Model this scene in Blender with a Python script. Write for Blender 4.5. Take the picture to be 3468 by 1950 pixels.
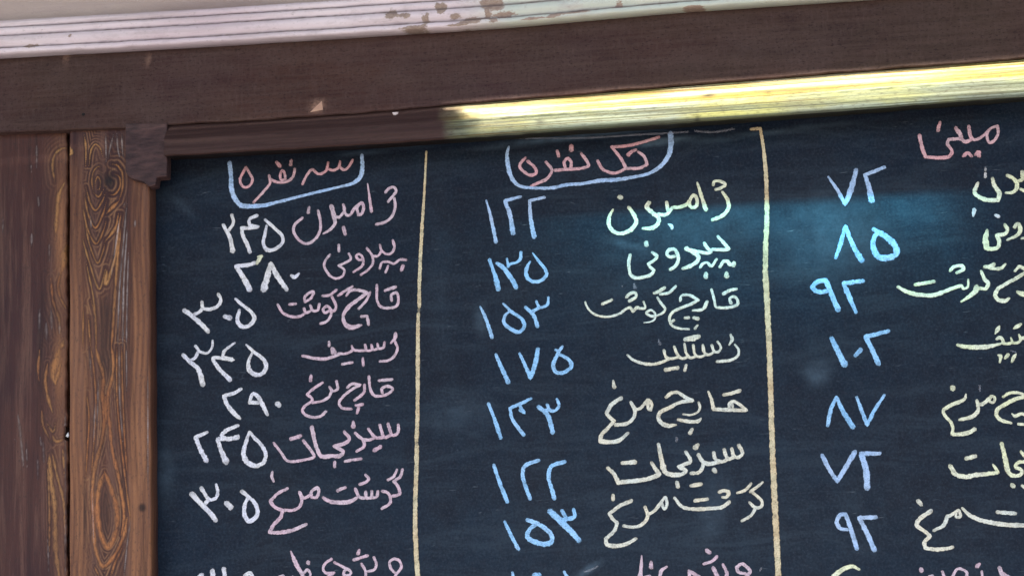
import bpy, math, random
import numpy as np
from mathutils import Vector, Matrix
random.seed(7); np.random.seed(7)
R_ = math.radians
for o in list(bpy.data.objects): bpy.data.objects.remove(o)
SC = bpy.context.scene; COL = SC.collection

# ------------------------------------------------------------ camera
W, H, F, DIST = 3468, 1950, 7514.0, 2.6
PSI, PIT, ROL = R_(6.0), R_(12.0), R_(-2.25)
fwd = np.array([-math.sin(PSI)*math.cos(PIT), math.cos(PSI)*math.cos(PIT), math.sin(PIT)])
rt = np.cross(fwd, [0, 0, 1]); rt /= np.linalg.norm(rt); up = np.cross(rt, fwd)
RT = math.cos(ROL)*rt + math.sin(ROL)*up; UP = -math.sin(ROL)*rt + math.cos(ROL)*up
CAM = -DIST*fwd
cd = bpy.data.cameras.new('camera'); cam = bpy.data.objects.new('camera', cd); COL.objects.link(cam)
cd.sensor_width = 36; cd.lens = 36*F/W; cd.clip_start = .05; cd.clip_end = 2000
cam.matrix_world = Matrix(((RT[0], UP[0], -fwd[0], CAM[0]), (RT[1], UP[1], -fwd[1], CAM[1]),
                           (RT[2], UP[2], -fwd[2], CAM[2]), (0, 0, 0, 1)))
SC.camera = cam
SC.render.resolution_x = 1024; SC.render.resolution_y = 575

# ------------------------------------------------------------ light
ELEV, AZ = 55.0, 210.0
S = np.array([math.sin(R_(AZ))*math.cos(R_(ELEV)), math.cos(R_(AZ))*math.cos(R_(ELEV)), math.sin(R_(ELEV))])
w = bpy.data.worlds.new('World'); SC.world = w; w.use_nodes = True
nt = w.node_tree; bg = nt.nodes['Background']
sky = nt.nodes.new('ShaderNodeTexSky'); sky.sky_type = 'NISHITA'; sky.sun_disc = False
sky.sun_elevation = R_(ELEV); sky.sun_rotation = R_(AZ); sky.air_density = 1.0; sky.dust_density = 1.6
nt.links.new(sky.outputs[0], bg.inputs[0]); bg.inputs[1].default_value = .075
ld = bpy.data.lights.new('sun', 'SUN'); ld.energy = 5.0; ld.angle = R_(.55); ld.color = (1, .93, .80)
sun = bpy.data.objects.new('sun', ld); COL.objects.link(sun)
sun.rotation_euler = Vector(tuple(S)).to_track_quat('Z', 'Y').to_euler()
sun.location = (-3, -5, 8)
SC.view_settings.view_transform = 'Standard'; SC.view_settings.look = 'None'
SC.view_settings.exposure = 2.35; SC.view_settings.gamma = 1.0

def at(u, v, Y):                      # a point seen in the photograph, on the wall layer standing at depth Y
    d = fwd + (u-W/2)/F*RT - (v-H/2)/F*UP
    return CAM + (Y-CAM[1])/d[1]*d

# ------------------------------------------------------------ helpers
def tag(o, label=None, cat=None, group=None, kind=None):
    if label: o['label'] = label
    if cat: o['category'] = cat
    if group: o['group'] = group
    if kind: o['kind'] = kind
    return o
def obj(name, verts, faces, mat, parent=None, smooth=False):
    me = bpy.data.meshes.new(name); me.from_pydata([tuple(map(float, v)) for v in verts], [], faces); me.update()
    if smooth:
        for p in me.polygons: p.use_smooth = True
    if mat: me.materials.append(mat)
    o = bpy.data.objects.new(name, me); COL.objects.link(o)
    if parent: o.parent = parent
    return o
def empty(name, loc=(0, 0, 0)):
    o = bpy.data.objects.new(name, None); COL.objects.link(o); o.location = loc; o.empty_display_size = .05
    return o
def attr(o, name, vals):
    a = o.data.attributes.new(name, 'FLOAT', 'POINT'); a.data.foreach_set('value', np.asarray(vals, dtype=np.float32).ravel())
def bevel(o, wd, seg=2):
    m = o.modifiers.new('bevel', 'BEVEL'); m.width = wd; m.segments = seg; m.limit_method = 'ANGLE'; m.angle_limit = R_(40)
def box(name, x0, x1, y0, y1, z0, z1, mat, parent=None):
    v = [(x, y, z) for z in (z0, z1) for y in (y0, y1) for x in (x0, x1)]
    f = [(0, 2, 3, 1), (4, 5, 7, 6), (0, 1, 5, 4), (2, 6, 7, 3), (0, 4, 6, 2), (1, 3, 7, 5)]
    return obj(name, v, f, mat, parent)
def grid_faces(nr, nc):
    return [(r*nc+c, r*nc+c+1, (r+1)*nc+c+1, (r+1)*nc+c) for r in range(nr-1) for c in range(nc-1)]
def noise1(n, amp, step):              # smooth 1-D noise
    k = np.random.randn(int(n/step)+4)
    return amp*np.interp(np.arange(n)/step, np.arange(len(k)), k)

# ------------------------------------------------------------ node helpers
class M:
    def __init__(s, name):
        s.m = bpy.data.materials.new(name); s.m.use_nodes = True; s.t = s.m.node_tree
        s.b = s.t.nodes['Principled BSDF']; s.tc = s.t.nodes.new('ShaderNodeTexCoord').outputs['Object']
    def n(s, typ, **kw):
        nd = s.t.nodes.new(typ)
        for k, v in kw.items():
            if k.startswith('_'): setattr(nd, k[1:], v)
            else:
                i = nd.inputs[int(k[1:])] if k[0] == 'i' and k[1:].isdigit() else nd.inputs[k]
                if hasattr(v, 'node'): s.t.links.new(v, i)
                else: i.default_value = v
        return nd
    def noise(s, scale, stretch=(1, 1, 1), detail=4, rough=.6, dist=0.0, off=(0, 0, 0)):
        mp = s.n('ShaderNodeMapping', i0=s.tc); mp.inputs['Scale'].default_value = stretch; mp.inputs['Location'].default_value = off
        nd = s.n('ShaderNodeTexNoise', i0=mp.outputs[0]); nd.inputs['Scale'].default_value = scale
        nd.inputs['Detail'].default_value = detail; nd.inputs['Roughness'].default_value = rough; nd.inputs['Distortion'].default_value = dist
        return nd.outputs[0]
    def ramp(s, fac, lo, hi, a=0.0, b=1.0):
        nd = s.n('ShaderNodeMapRange', i0=fac); nd.clamp = True
        for i, v in zip(range(1, 5), (lo, hi, a, b)): nd.inputs[i].default_value = v
        return nd.outputs[0]
    def math(s, op, a, b=0.0):
        return s.n('ShaderNodeMath', _operation=op, i0=a, i1=b).outputs[0]
    def mix(s, f, a, b):
        nd = s.n('ShaderNodeMix', _data_type='RGBA')
        for i, v in ((0, f), (6, a), (7, b)):
            if hasattr(v, 'node'): s.t.links.new(v, nd.inputs[i])
            else: nd.inputs[i].default_value = v if i == 0 else (*v[:3], 1)
        return nd.outputs[2]
    def at(s, name):
        return s.n('ShaderNodeAttribute', _attribute_name=name).outputs['Fac']
    def out(s, col, rough=.6, bump=None, bs=.2, bd=.001, spec=.5):
        for k, v in (('Base Color', col), ('Roughness', rough)):
            if hasattr(v, 'node'): s.t.links.new(v, s.b.inputs[k])
            else: s.b.inputs[k].default_value = (*v[:3], 1) if k == 'Base Color' else v
        s.b.inputs['Specular IOR Level'].default_value = spec
        if bump is not None:
            bn = s.n('ShaderNodeBump', Height=bump); bn.inputs['Strength'].default_value = bs; bn.inputs['Distance'].default_value = bd
            s.t.links.new(bn.outputs[0], s.b.inputs['Normal'])
        return s.m

def mat_beam():
    m = M('stained_beam_wood')
    fib = m.noise(60, (.12, 1, 3), 6, .7); fine = m.noise(420, (.5, 1, 1), 3, .7); big = m.noise(3.2, (1, 1, 2), 3, .6)
    fuzz = m.noise(160, (1.6, 1, .35), 4, .7, off=(3, 0, 1))
    c = m.mix(m.ramp(big, .35, .65), (.040, .019, .0215), (.060, .027, .0205))
    hb = m.noise(2.6, (1, 1, 1.5), 4, .6, .5, off=(5, 0, 3)); blo = m.noise(22, (.7, 1, 1), 5, .7)
    c = m.mix(m.ramp(hb, .4, .62, 0, .8), c, (.046, .030, .022))
    c = m.mix(m.ramp(blo, .45, .7, 0, .45), c, (.078, .050, .045)); c = m.mix(m.ramp(blo, .45, .3, 0, .5), c, (.026, .013, .014))
    c = m.mix(m.ramp(fib, .40, .66, 0, .6), c, (.080, .048, .040))
    c = m.mix(m.ramp(fuzz, .50, .76, 0, .4), c, (.098, .062, .056))
    c = m.mix(m.ramp(fine, .47, .3, 0, .75), c, (.014, .008, .009))
    c = m.mix(m.ramp(m.noise(30, (.02, 1, 3), 2, .5), .30, .24, 0, .7), c, (.010, .006, .006))
    worn = m.at('worn'); c = m.mix(m.math('MULTIPLY', worn, m.ramp(fine, .35, .55, .4, 1)), c, (.42, .25, .18))
    return m.out(c, .62, m.math('ADD', fib, m.math('MULTIPLY', fine, .6)), .35, .0012, .12)

def mat_post():
    m = M('brushed_post_wood')
    g = m.at('grain'); gw = m.at('pale'); red = m.at('red'); dark = m.at('dark')
    fib = m.noise(120, (1, 1, .06), 5, .7); fine = m.noise(520, (1, 1, .4), 3, .7); big = m.noise(9, (1, 1, .5), 3); stk = m.noise(70, (1, 1, .05), 5, .75, .3, off=(2, 0, 0))
    c = m.mix(m.ramp(big, .35, .65), (.040, .016, .017), (.070, .027, .021))
    c = m.mix(m.math('MULTIPLY', red, m.ramp(fib, .35, .6, .45, 1)), c, (.27, .118, .055))
    c = m.mix(m.math('MULTIPLY', m.at('echo'), m.ramp(fine, .3, .6, .5, 1)), c, (.30, .15, .072))
    c = m.mix(m.ramp(fib, .55, .75, 0, .45), c, (.15, .08, .055))
    c = m.mix(m.ramp(stk, .50, .66, 0, .65), c, (.14, .070, .050)); c = m.mix(m.ramp(stk, .46, .32, 0, .6), c, (.016, .009, .010))
    c = m.mix(m.math('MULTIPLY', m.at('halo'), .62), c, (.022, .012, .012))
    c = m.mix(dark, c, (.012, .009, .010))
    br = m.math('MULTIPLY', m.ramp(fine, .3, .6, .5, 1), m.ramp(m.noise(40, (1, 1, .15), 4, .7), .32, .55, .45, 1))
    gv = m.noise(14, (1, 1, .4), 2)
    c = m.mix(m.math('MULTIPLY', g, br), c, m.mix(m.ramp(gv, .35, .65), (.44, .165, .058), (.50, .26, .095)))
    c = m.mix(m.math('MULTIPLY', gw, m.math('MULTIPLY', br, m.ramp(m.noise(90, (1, 1, .25), 3),   .36, .60, .12, .9))), c, (.42, .35, .33))
    c = m.mix(m.ramp(fine, .45, .3, 0, .45), c, (.02, .014, .013))
    h = m.math('ADD', m.math('MULTIPLY', g, .45), m.math('MULTIPLY', fine, .6))
    return m.out(c, m.ramp(fine, .3, .7, .45, .65), m.math('ADD', h, fib), .6, .0014, .16)

def mat_ledge():
    m = M('ledge_strip_wood')
    g = m.noise(70, (.05, 1, 2.4), 5, .65, .6); st = m.noise(38, (.04, 1, 8), 5, .65, 1.0, off=(1, 0, 2)); blot = m.noise(16, (.5, 1, 2), 3)
    fine = m.noise(420, (.3, 1, 1), 3, .7); big = m.noise(7, (1, 1, 1), 3)
    up_ = m.at('facet')
    base = m.mix(m.ramp(g, .35, .65), (.040, .021, .020), (.072, .040, .035))
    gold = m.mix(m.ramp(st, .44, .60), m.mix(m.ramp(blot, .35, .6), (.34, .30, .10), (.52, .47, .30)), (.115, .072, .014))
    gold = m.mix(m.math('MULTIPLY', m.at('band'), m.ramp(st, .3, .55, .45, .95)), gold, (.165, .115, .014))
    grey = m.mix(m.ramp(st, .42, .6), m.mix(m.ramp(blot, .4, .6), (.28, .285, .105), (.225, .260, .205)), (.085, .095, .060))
    sun_tint = m.mix(up_, grey, gold)  # sunlit tones painted in: gold upper facet brighter than the grey lower one
    c = m.mix(m.math('MULTIPLY', m.at('sun_tint'), m.ramp(big, .3, .5, .75, 1)), base, sun_tint)
    ln = m.noise(52, (.03, 1, 9), 3, .6, .8, off=(9, 0, 4)); ln2 = m.noise(20, (.25, 1, 5), 5, .75, 1.5, off=(2, 0, 7))
    c = m.mix(m.math('MULTIPLY', m.ramp(ln, .56, .63, 0, .8), m.at('sun_tint')), c, (.075, .055, .018))
    c = m.mix(m.math('MULTIPLY', m.ramp(ln2, .60, .68, 0, .55), m.at('sun_tint')), c, (.055, .058, .040))
    c = m.mix(m.ramp(fine, .48, .3, 0, .5), c, (.03, .022, .018))
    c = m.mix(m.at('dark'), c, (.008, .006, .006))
    return m.out(c, .62, m.math('ADD', st, m.math('MULTIPLY', fine, .5)), .5, .0015, .12)

def mat_cornice():
    m = M('old_white_paint')
    big = m.noise(6, (.6, 1, 1), 4, .6); fine = m.noise(300, (.6, 1, 1), 4, .7); streak = m.noise(60, (.06, 1, 2), 4, .6)
    ra = m.at('repaint'); soft = m.at('soffit'); bare = m.at('bare')
    c = m.mix(m.ramp(big, .35, .65), (.60, .49, .54), (.72, .63, .66))
    c = m.mix(ra, c, m.mix(m.ramp(big, .4, .6), (.46, .52, .47), (.60, .62, .57)))
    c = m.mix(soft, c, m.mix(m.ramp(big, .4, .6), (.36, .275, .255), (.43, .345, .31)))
    c = m.mix(m.ramp(streak, .50, .70, 0, .5), c, (.33, .26, .26)); c = m.mix(m.ramp(m.noise(45, (.5, 1, 1), 5, .75), .52, .72, 0, .45), c, (.38, .31, .32))
    edge = m.math('ADD', bare, m.math('ADD', m.ramp(fine, .3, .7, -.16, .16), m.ramp(m.noise(70, (.7, 1, 1), 4, .7), .3, .7, -.28, .28)))
    c = m.mix(m.ramp(edge, .42, .54), c, m.mix(m.ramp(fine, .4, .6), (.27, .195, .165), (.36, .28, .235)))
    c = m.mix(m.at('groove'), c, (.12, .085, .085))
    c = m.mix(m.ramp(fine, .42, .28, 0, .5), c, (.30, .25, .25))
    return m.out(c, .7, m.math('ADD', fine, m.math('MULTIPLY', edge, -1.5)), .4, .0012, .3)

def mat_board():
    m = M('chalkboard_slate_paint')
    fine = m.noise(330, (1, 1, 1), 4, .75); big = m.noise(5, (1, 1, 1), 4, .6, .4); mid = m.noise(45, (1, 1, 1), 5, .7)
    scr = m.noise(26, (.6, 1, 5), 3, .6, 2.2, off=(2, 0, 5)); scr2 = m.noise(60, (1, 1, 8), 2, .5, 1.5, off=(7, 0, 1))
    c = m.mix(m.ramp(big, .35, .68), (.0035, .0080, .0175), (.0058, .0125, .0255))
    hue = m.noise(7, (1, 1, 1), 4, .65, .8, off=(4, 0, 9)); hx = m.noise(150, (1, 1, 1), 4, .7, off=(1, 0, 3))
    c = m.mix(m.ramp(hue, .38, .62, 0, .75), c, (.0080, .0092, .0155))
    c = m.mix(m.ramp(hx, .5, .7, 0, .5), c, (.014, .013, .021))
    wipe = m.noise(11, (.45, 1, 2.6), 5, .72, 1.6, off=(3, 0, 2))
    c = m.mix(m.ramp(wipe, .48, .74, 0, .55), c, (.030, .045, .062))
    c = m.mix(m.ramp(mid, .4, .75, 0, .4), c, (.011, .022, .037))
    c = m.mix(m.ramp(fine, .5, .72, 0, .75), c, (.026, .036, .050))
    c = m.mix(m.ramp(fine, .48, .3, 0, .8), c, (.0025, .0045, .010))
    c = m.mix(m.math('MULTIPLY', m.at('dust_glow'), m.ramp(mid, .3, .7, .35, 1)), c, (.20, .30, .39))
    c = m.mix(m.math('MULTIPLY', m.ramp(scr, .66, .74, 0, .35), m.ramp(scr2, .5, .62)), c, (.20, .23, .26))
    r = m.ramp(big, .3, .7, .48, .62)
    return m.out(c, r, m.math('ADD', fine, mid), .25, .0006, .10)

def chalk(name, col, col2=None, cover=1.0):
    m = M('chalk_'+name)
    e = m.at('edge'); a = m.at('press')
    n = m.noise(900, (1, 1, 1), 3, .75); n2 = m.noise(260, (1, 1, 1), 3, .6); big = m.noise(26, (1, 1, 1), 2)
    c = m.mix(m.ramp(big, .36, .64), col, col2 or col)
    c = m.mix(m.ramp(n, .3, .6, .35, 0), c, tuple(x*.55 for x in col))
    n3 = m.noise(110, (1, 1, 1), 3, .6, off=(3, 0, 0))
    al = m.math('ADD', m.math('MULTIPLY', e, 1.9), m.ramp(n2, .3, .7, -.55, .25))
    al = m.math('MULTIPLY', m.ramp(al, .16, .80), m.math('MULTIPLY', m.ramp(n, .30, .50, .38, 1), m.ramp(n3, .30, .55, .62, 1)))
    al = m.math('MULTIPLY', al, m.math('MULTIPLY', a, cover))
    m.out(c, .92, n, .25, .0005, .15)
    m.t.links.new(al, m.b.inputs['Alpha'])
    return m.m

def plain(name, c1, c2, scale=20, stretch=(1, 1, 1), rough=.8):
    m = M(name); n = m.noise(scale, stretch, 5, .65)
    return m.out(m.mix(m.ramp(n, .35, .65), c1, c2), rough, n, .4, .003, .3)

BEAM, POST, LEDGE, CORN, BOARD = mat_beam(), mat_post(), mat_ledge(), mat_cornice(), mat_board()
PLASTER = plain('grey_plaster', (.34, .32, .29), (.42, .40, .36), 30)
PLANK = plain('sun_blocker_wood', (.12, .075, .05), (.20, .13, .09), 40, (.1, 1, 1))
GROUND = plain('sandy_paving', (.085, .082, .088), (.13, .125, .13), 3)

# ------------------------------------------------------------ reference lines of the photograph
def line(pts, us):
    p = np.array(pts, float); s0 = (p[1, 1]-p[0, 1])/(p[1, 0]-p[0, 0]); s1 = (p[-1, 1]-p[-2, 1])/(p[-1, 0]-p[-2, 0])
    p = np.vstack([[p[0, 0]-3000, p[0, 1]-3000*s0], p, [p[-1, 0]+3000, p[-1, 1]+3000*s1]])
    v = np.interp(us, p[:, 0], p[:, 1]); k = np.ones(15)/15
    return np.convolve(np.pad(v, 7, 'edge') if False else np.concatenate([v[0]+(v[1]-v[0])*np.arange(-7, 0), v, v[-1]+(v[-1]-v[-2])*np.arange(1, 8)]), k, 'valid')
YB, YS, YC = -.038, -.050, -.056       # faces of beam, ledge strip and cornice (the chalkboard is y = 0)
L_BEAM = [(0, 450), (373, 436), (800, 412), (1200, 386), (1513, 357), (2200, 301), (2800, 251), (3468, 200)]
L_STRIP = [(569, 527), (1200, 490), (1513, 470), (2200, 422), (2800, 378), (3468, 326)]
L_CROWN = [(0, 180), (560, 149), (1200, 110), (1700, 78), (2268, 27), (2664, 0)]

def sweep(name, us, prof_fn, mat, parent=None, smooth=False, close=True):
    """prof_fn(i,u) -> list of (x,y,z); closed ring swept along the wall"""
    rings = [prof_fn(i, u) for i, u in enumerate(us)]
    n = len(rings[0]); v = [p for r in rings for p in r]; f = []
    for i in range(len(rings)-1):
        for k in range(n):
            k2 = (k+1) % n
            if not close and k2 == 0: continue
            f.append((i*n+k, i*n+k2, (i+1)*n+k2, (i+1)*n+k))
    f.append(tuple(range(n))[::-1]); f.append(tuple((len(rings)-1)*n+k for k in range(n)))
    return obj(name, v, f, mat, parent, smooth), rings

# ------------------------------------------------------------ wall and ground of the place
tag(box('wall', -3, 3, .035, .25, -2.1, 1.25, PLASTER), kind='structure')
tag(obj('ground', [(-30, -40, -2.1), (30, -40, -2.1), (30, 4, -2.1), (-30, 4, -2.1)], [(0, 1, 2, 3)], GROUND), kind='structure')

# header beam -------------------------------------------------
us = np.linspace(-700, 4300, 420)
vb = line(L_BEAM, us); vc = line(L_CROWN, us)
jit = noise1(len(us), .00035, 5) + noise1(len(us), .00015, 1.5)
def prof_beam(i, u):
    a = at(u, vb[i], YB); t = at(u, vc[i], YC)
    z0 = a[2]+jit[i]+.0008; z1 = t[2]+.010
    zs = [z0+.0012]+[z0+(z1-z0)*k/9 for k in range(1, 10)]
    r = [(a[0], YB+.0305, z0), (a[0], YB+.0012, z0)]
    for k, z in enumerate(zs): r.append((a[0], YB + (.0003*math.sin(i*.21+k*1.7)), z))
    r.append((a[0], YB+.0305, z1))
    return r
beam, rg = sweep('header_beam', us, prof_beam, BEAM)
co = np.array([p for r in rg for p in r])
worn = np.zeros(len(co))
def spot(co, u, v, Y, ru, rv, rot=0):
    c = at(u, v, Y); dx = (co[:, 0]-c[0])/(ru*.000346); dz = (co[:, 2]-c[2])/(rv*.000346)
    return np.exp(-(dx*dx+dz*dz))
worn = np.clip(.8*spot(co, 225, 200, YB, 9, 14)+.9*spot(co, 1075, 366, YB, 22, 12)+.6*spot(co, 500, 208, YB, 7, 6)+.5*spot(co, 2600, 256, YB, 30, 4), 0, 1)
attr(beam, 'worn', worn)
tag(beam, 'wide dark brown stained header beam under the white cornice', 'beam')
# chips and nail hole on the beam
def blob(name, u, v, Y, ru, rv, dep, mat, parent, n=12, pts=None):
    c = at(u, v, Y); vs = []; s = .000346
    P = pts or [(ru*math.cos(2*math.pi*k/n)*(1+.12*random.random()), rv*math.sin(2*math.pi*k/n)*(1+.12*random.random())) for k in range(n)]
    n = len(P)
    if sum(P[k][0]*P[(k+1) % n][1]-P[(k+1) % n][0]*P[k][1] for k in range(n)) > 0: P = P[::-1]
    for (a, b) in P: vs.append((c[0]+a*s, Y-.0001, c[2]-b*s))
    for (a, b) in P: vs.append((c[0]+a*s*.7, Y-dep, c[2]-b*s*.7))
    f = [(k, (k+1) % n, n+(k+1) % n, n+k) for k in range(n)] + [tuple(range(n, 2*n))]
    return obj(name, vs, f, mat, parent, False)
CHIP = plain('bare_wood_chip', (.42, .24, .17), (.50, .31, .22), 200)
HOLE = plain('nail_hole_black', (.006, .005, .005), (.01, .008, .008), 200)
blob('nail_hole', 282, 388, YB, 6, 5, .0008, HOLE, beam)
blob('chip_or_glint', 1075, 366, YB, 0, 0, .0004, CHIP, beam, pts=[(-26, 14), (16, -24), (19, 8)])
blob('chip_or_glint', 1340, 386, YB, 0, 0, .0016, plain('white_paint_chip', (.6, .5, .48), (.7, .6, .58), 200), beam, pts=[(-12, -6), (10, -6), (8, 2), (-2, 7), (-9, 3)])

# ledge strip -------------------------------------------------
us2 = np.linspace(556, 4300, 620)
vt = line(L_BEAM, us2); vs2 = line(L_STRIP, us2)
j2 = noise1(len(us2), .00025, 6); j3 = noise1(len(us2), .0003, 4)
FR = [0, .02, .05, .12, .2, .28, .36, .42, .47, .52, .58, .66, .74, .82, .91, 1.0]
RIM = .52
def prof_ledge(i, u):
    a = at(u, vs2[i], YS); b = at(u, vt[i], YB); x = a[0]
    # height of the beam's lower edge above this x
    zb, zt = a[2]+j2[i], b[2]+.0004
    r = [(x, -.0005, zb+.0078), (x, YS+.0052, zb+.0004)]
    for k, f in enumerate(FR):
        if f <= .02: y = YS+.004*(1-f/.02)**2*1.0
        elif f <= RIM-.01: y = YS+.0005*math.sin(k*1.3+i*.03)
        else: y = YS+.0007+(f-RIM)/(1-RIM)*(YB+.004-YS)
        r.append((x, y+(j3[i] if f > .46 and f < .6 else 0), zb+(zt-zb)*f))
    r.append((x, -.0005, zt))
    return r
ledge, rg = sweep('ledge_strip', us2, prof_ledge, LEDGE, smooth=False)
co = np.array([p for r in rg for p in r]); nper = len(rg[0])
fac = np.tile(np.array([0, 0]+[1.0 if f > RIM-.005 else 0 for f in FR]+[1]), len(us2))
uu = np.repeat(us2, nper)
uu = np.repeat(us2, nper)
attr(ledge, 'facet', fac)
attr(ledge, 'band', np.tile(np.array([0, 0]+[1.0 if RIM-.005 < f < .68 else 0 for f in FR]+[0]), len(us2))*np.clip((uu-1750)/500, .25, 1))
attr(ledge, 'sun_tint', np.clip((uu-1490)/90+.12*np.sin(fac*3+uu*.05), 0, 1))  # weathered tone with sunlight painted in, fading in where the lit part starts
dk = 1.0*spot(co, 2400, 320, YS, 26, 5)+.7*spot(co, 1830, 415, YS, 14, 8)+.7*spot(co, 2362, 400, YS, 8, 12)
dk[np.tile(np.arange(nper), len(us2)) < 2] = .9  # shade under the strip painted near black
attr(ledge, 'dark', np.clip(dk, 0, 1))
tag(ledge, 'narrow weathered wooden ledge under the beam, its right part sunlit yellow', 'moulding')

# cornice ------------------------------------------------------
PR = [(0, .000), (0, .004), (.0015, .0062), (.005, .0062), (.0068, .003), (.0085, .0065), (.011, .0105), (.015, .0125), (.0185, .0115),
      (.0205, .0085), (.0222, .012), (.0250, .0145), (.0280, .0145), (.0298, .0110), (.0312, .0145), (.034, .0165), (.0370, .0155),
      (.0385, .0125), (.050, .0128), (.075, .0135), (.105, .014), (.125, .0145)]
vcr = line(L_CROWN, us); jc = noise1(len(us), .0003, 4)+noise1(len(us), .0002, 1.2)
jr = [noise1(len(us), .00028, 4)+noise1(len(us), .00018, 1.3) for _ in PR]
def prof_corn(i, u):
    a = at(u, vcr[i], YC-.004); x = a[0]
    r = [(x, YB+.002, a[2])]
    for k, (dz, dy) in enumerate(PR): r.append((x, YC+.002-dy+jr[k][i]*.6, a[2]+dz+(jc[i] if k < 4 else jr[k][i])))
    r.append((x, YB+.002, a[2]+.125))
    return r
corn, rg = sweep('cornice_moulding', us, prof_corn, CORN, smooth=True)
n = len(rg[0]); K = np.tile(np.arange(n), len(us)); uu = np.repeat(us, n)
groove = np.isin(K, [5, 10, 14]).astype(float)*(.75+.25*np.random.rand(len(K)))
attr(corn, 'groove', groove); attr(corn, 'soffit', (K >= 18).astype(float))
attr(corn, 'repaint', np.clip((uu-1540)/200, 0, 1)*(K < 18))
co = np.array([p for r in rg for p in r])
bare = np.zeros(len(co))
for (u, v, ru, rv) in [(1322, 48, 26, 20), (1370, 52, 28, 12), (1495, 30, 20, 24), (1660, 12, 40, 30), (1600, 60, 50, 12), (1705, 48, 50, 10), (1540, 52, 24, 10), (1440, 60, 16, 22), (1490, 28, 14, 14), (1475, 22, 8, 20), (1680, 14, 32, 22), (1650, 40, 12, 20), (1668, 62, 36, 8), (1780, 58, 60, 4),
                       (1930, 36, 90, 5), (1560, 74, 70, 6), (2095, 12, 14, 14), (1400, 86, 60, 8), (90, 150, 30, 5), (235, 118, 8, 6), (1860, 50, 50, 5), (2350, 14, 40, 4), (1980, 30, 40, 6)]:
    bare = np.maximum(bare, .95*spot(co, u, v, YC-.012, ru, rv))
attr(corn, 'bare', bare)
tag(corn, 'white painted cornice moulding with ridges and peeling paint along the top', 'cornice')

# posts --------------------------------------------------------
def parse(s): return [[tuple(float(a) for a in p.rstrip('!').split(',')) for p in st.split()] for st in s.split(';') if st.strip()]
def catmull(P, step=4.0):
    P = np.asarray(P, float)
    if len(P) < 3: 
        n = max(2, int(np.hypot(*(P[-1]-P[0])[:2])/step)+1); t = np.linspace(0, 1, n)[:, None]; return P[0]*(1-t)+P[-1]*t
    Q = np.vstack([2*P[0]-P[1], P, 2*P[-1]-P[-2]]); out = []
    for i in range(1, len(Q)-2):
        p0, p1, p2, p3 = Q[i-1], Q[i], Q[i+1], Q[i+2]
        n = max(2, int(np.hypot(*(p2-p1)[:2])/step)+1)
        # centripetal knots
        a = max(np.hypot(*(p1-p0)[:2]), 1e-3)**.5; b = max(np.hypot(*(p2-p1)[:2]), 1e-3)**.5; c = max(np.hypot(*(p3-p2)[:2]), 1e-3)**.5
        t0, t1 = 0, a; t2 = t1+b; t3 = t2+c
        for t in np.linspace(t1, t2, n, endpoint=False):
            A1 = (t1-t)/(t1-t0)*p0+(t-t0)/(t1-t0)*p1; A2 = (t2-t)/(t2-t1)*p1+(t-t1)/(t2-t1)*p2; A3 = (t3-t)/(t3-t2)*p2+(t-t2)/(t3-t2)*p3
            B1 = (t2-t)/(t2-t0)*A1+(t-t0)/(t2-t0)*A2; B2 = (t3-t)/(t3-t1)*A2+(t-t1)/(t3-t1)*A3
            out.append((t2-t)/(t2-t1)*B1+(t-t1)/(t2-t1)*B2)
    out.append(P[-1]); return np.array(out)
def field(U, V, curves, ox, oy, s, default):
    """how strongly each point (U,V) of the board lies on one of the grain lines"""
    g = np.zeros_like(U)
    for st in curves:
        wd = default; pts = st
        if len(st[0]) == 1: wd = st[0][0]; pts = st[1:]
        q = catmull([(p[0], p[1]) for p in pts], 8.0); q = np.column_stack([q[:, 0]/s+ox, q[:, 1]/s+oy]); wv = wd/s; L_ = len(q); kk = np.arange(L_)
        wq = wv*np.clip(.28+.8*np.minimum(kk, L_-1-kk)/max(4, min(12, L_/3)), .28, 1)*(1+.16*np.sin(kk*.55+L_)+.12*np.sin(kk*.21))
        m = (U > q[:, 0].min()-3*wv) & (U < q[:, 0].max()+3*wv) & (V > q[:, 1].min()-3*wv) & (V < q[:, 1].max()+3*wv)
        idx = np.where(m)[0]
        if len(idx) == 0: continue
        for a in range(0, len(idx), 4000):
            ii = idx[a:a+4000]
            d2 = np.sqrt((U[ii, None]-q[None, :, 0])**2+(V[ii, None]-q[None, :, 1])**2)/wq[None, :]
            g[ii] = np.maximum(g[ii], np.clip(1.25-d2.min(1)/.62, 0, 1))
    return g
G4 = parse('''9 530,100 540,180 540,300;9 560,300 575,200 600,165 630,190 645,240;9 540,430 570,540 600,580 640,530 665,470;9 530,480 560,620 600,690 645,610 670,520;
9 520,560 560,720 605,790 650,710 670,640;8 535,650 565,800 615,910 650,830 665,760;9 520,760 560,900 625,1075 655,980 665,940;16 670,600 700,570 750,520;10 750,520 772,430 765,330 735,290;
14 665,770 700,730 730,680 745,600;20 672,960 665,1040 695,1000;14 670,1050 700,960 730,850 745,700 762,600;9 545,920 590,1150 606,1448;14 700,1448 718,1200 738,900 760,700;
8 590,470 578,400 592,330 620,305 640,320;6 600,440 600,400 615,370 632,400 622,450 605,450;8 590,470 620,495 650,450;9 680,480 720,480 755,430 750,370 715,350;
7 700,290 740,300 770,350;14 345,400 330,300 345,230 385,195 440,185;20 405,410 372,480 358,600 350,740;14 440,180 450,220 430,235;34 418,800 402,900 392,960;12 388,960 365,1050 385,1140 425,1210;12 320,1000 335,1150 370,1260 380,1350;20 400,1400 385,1448;10 575,1150 600,1250 606,1448;8 555,1250 570,1448;8 525,1200 520,1448''')
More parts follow.
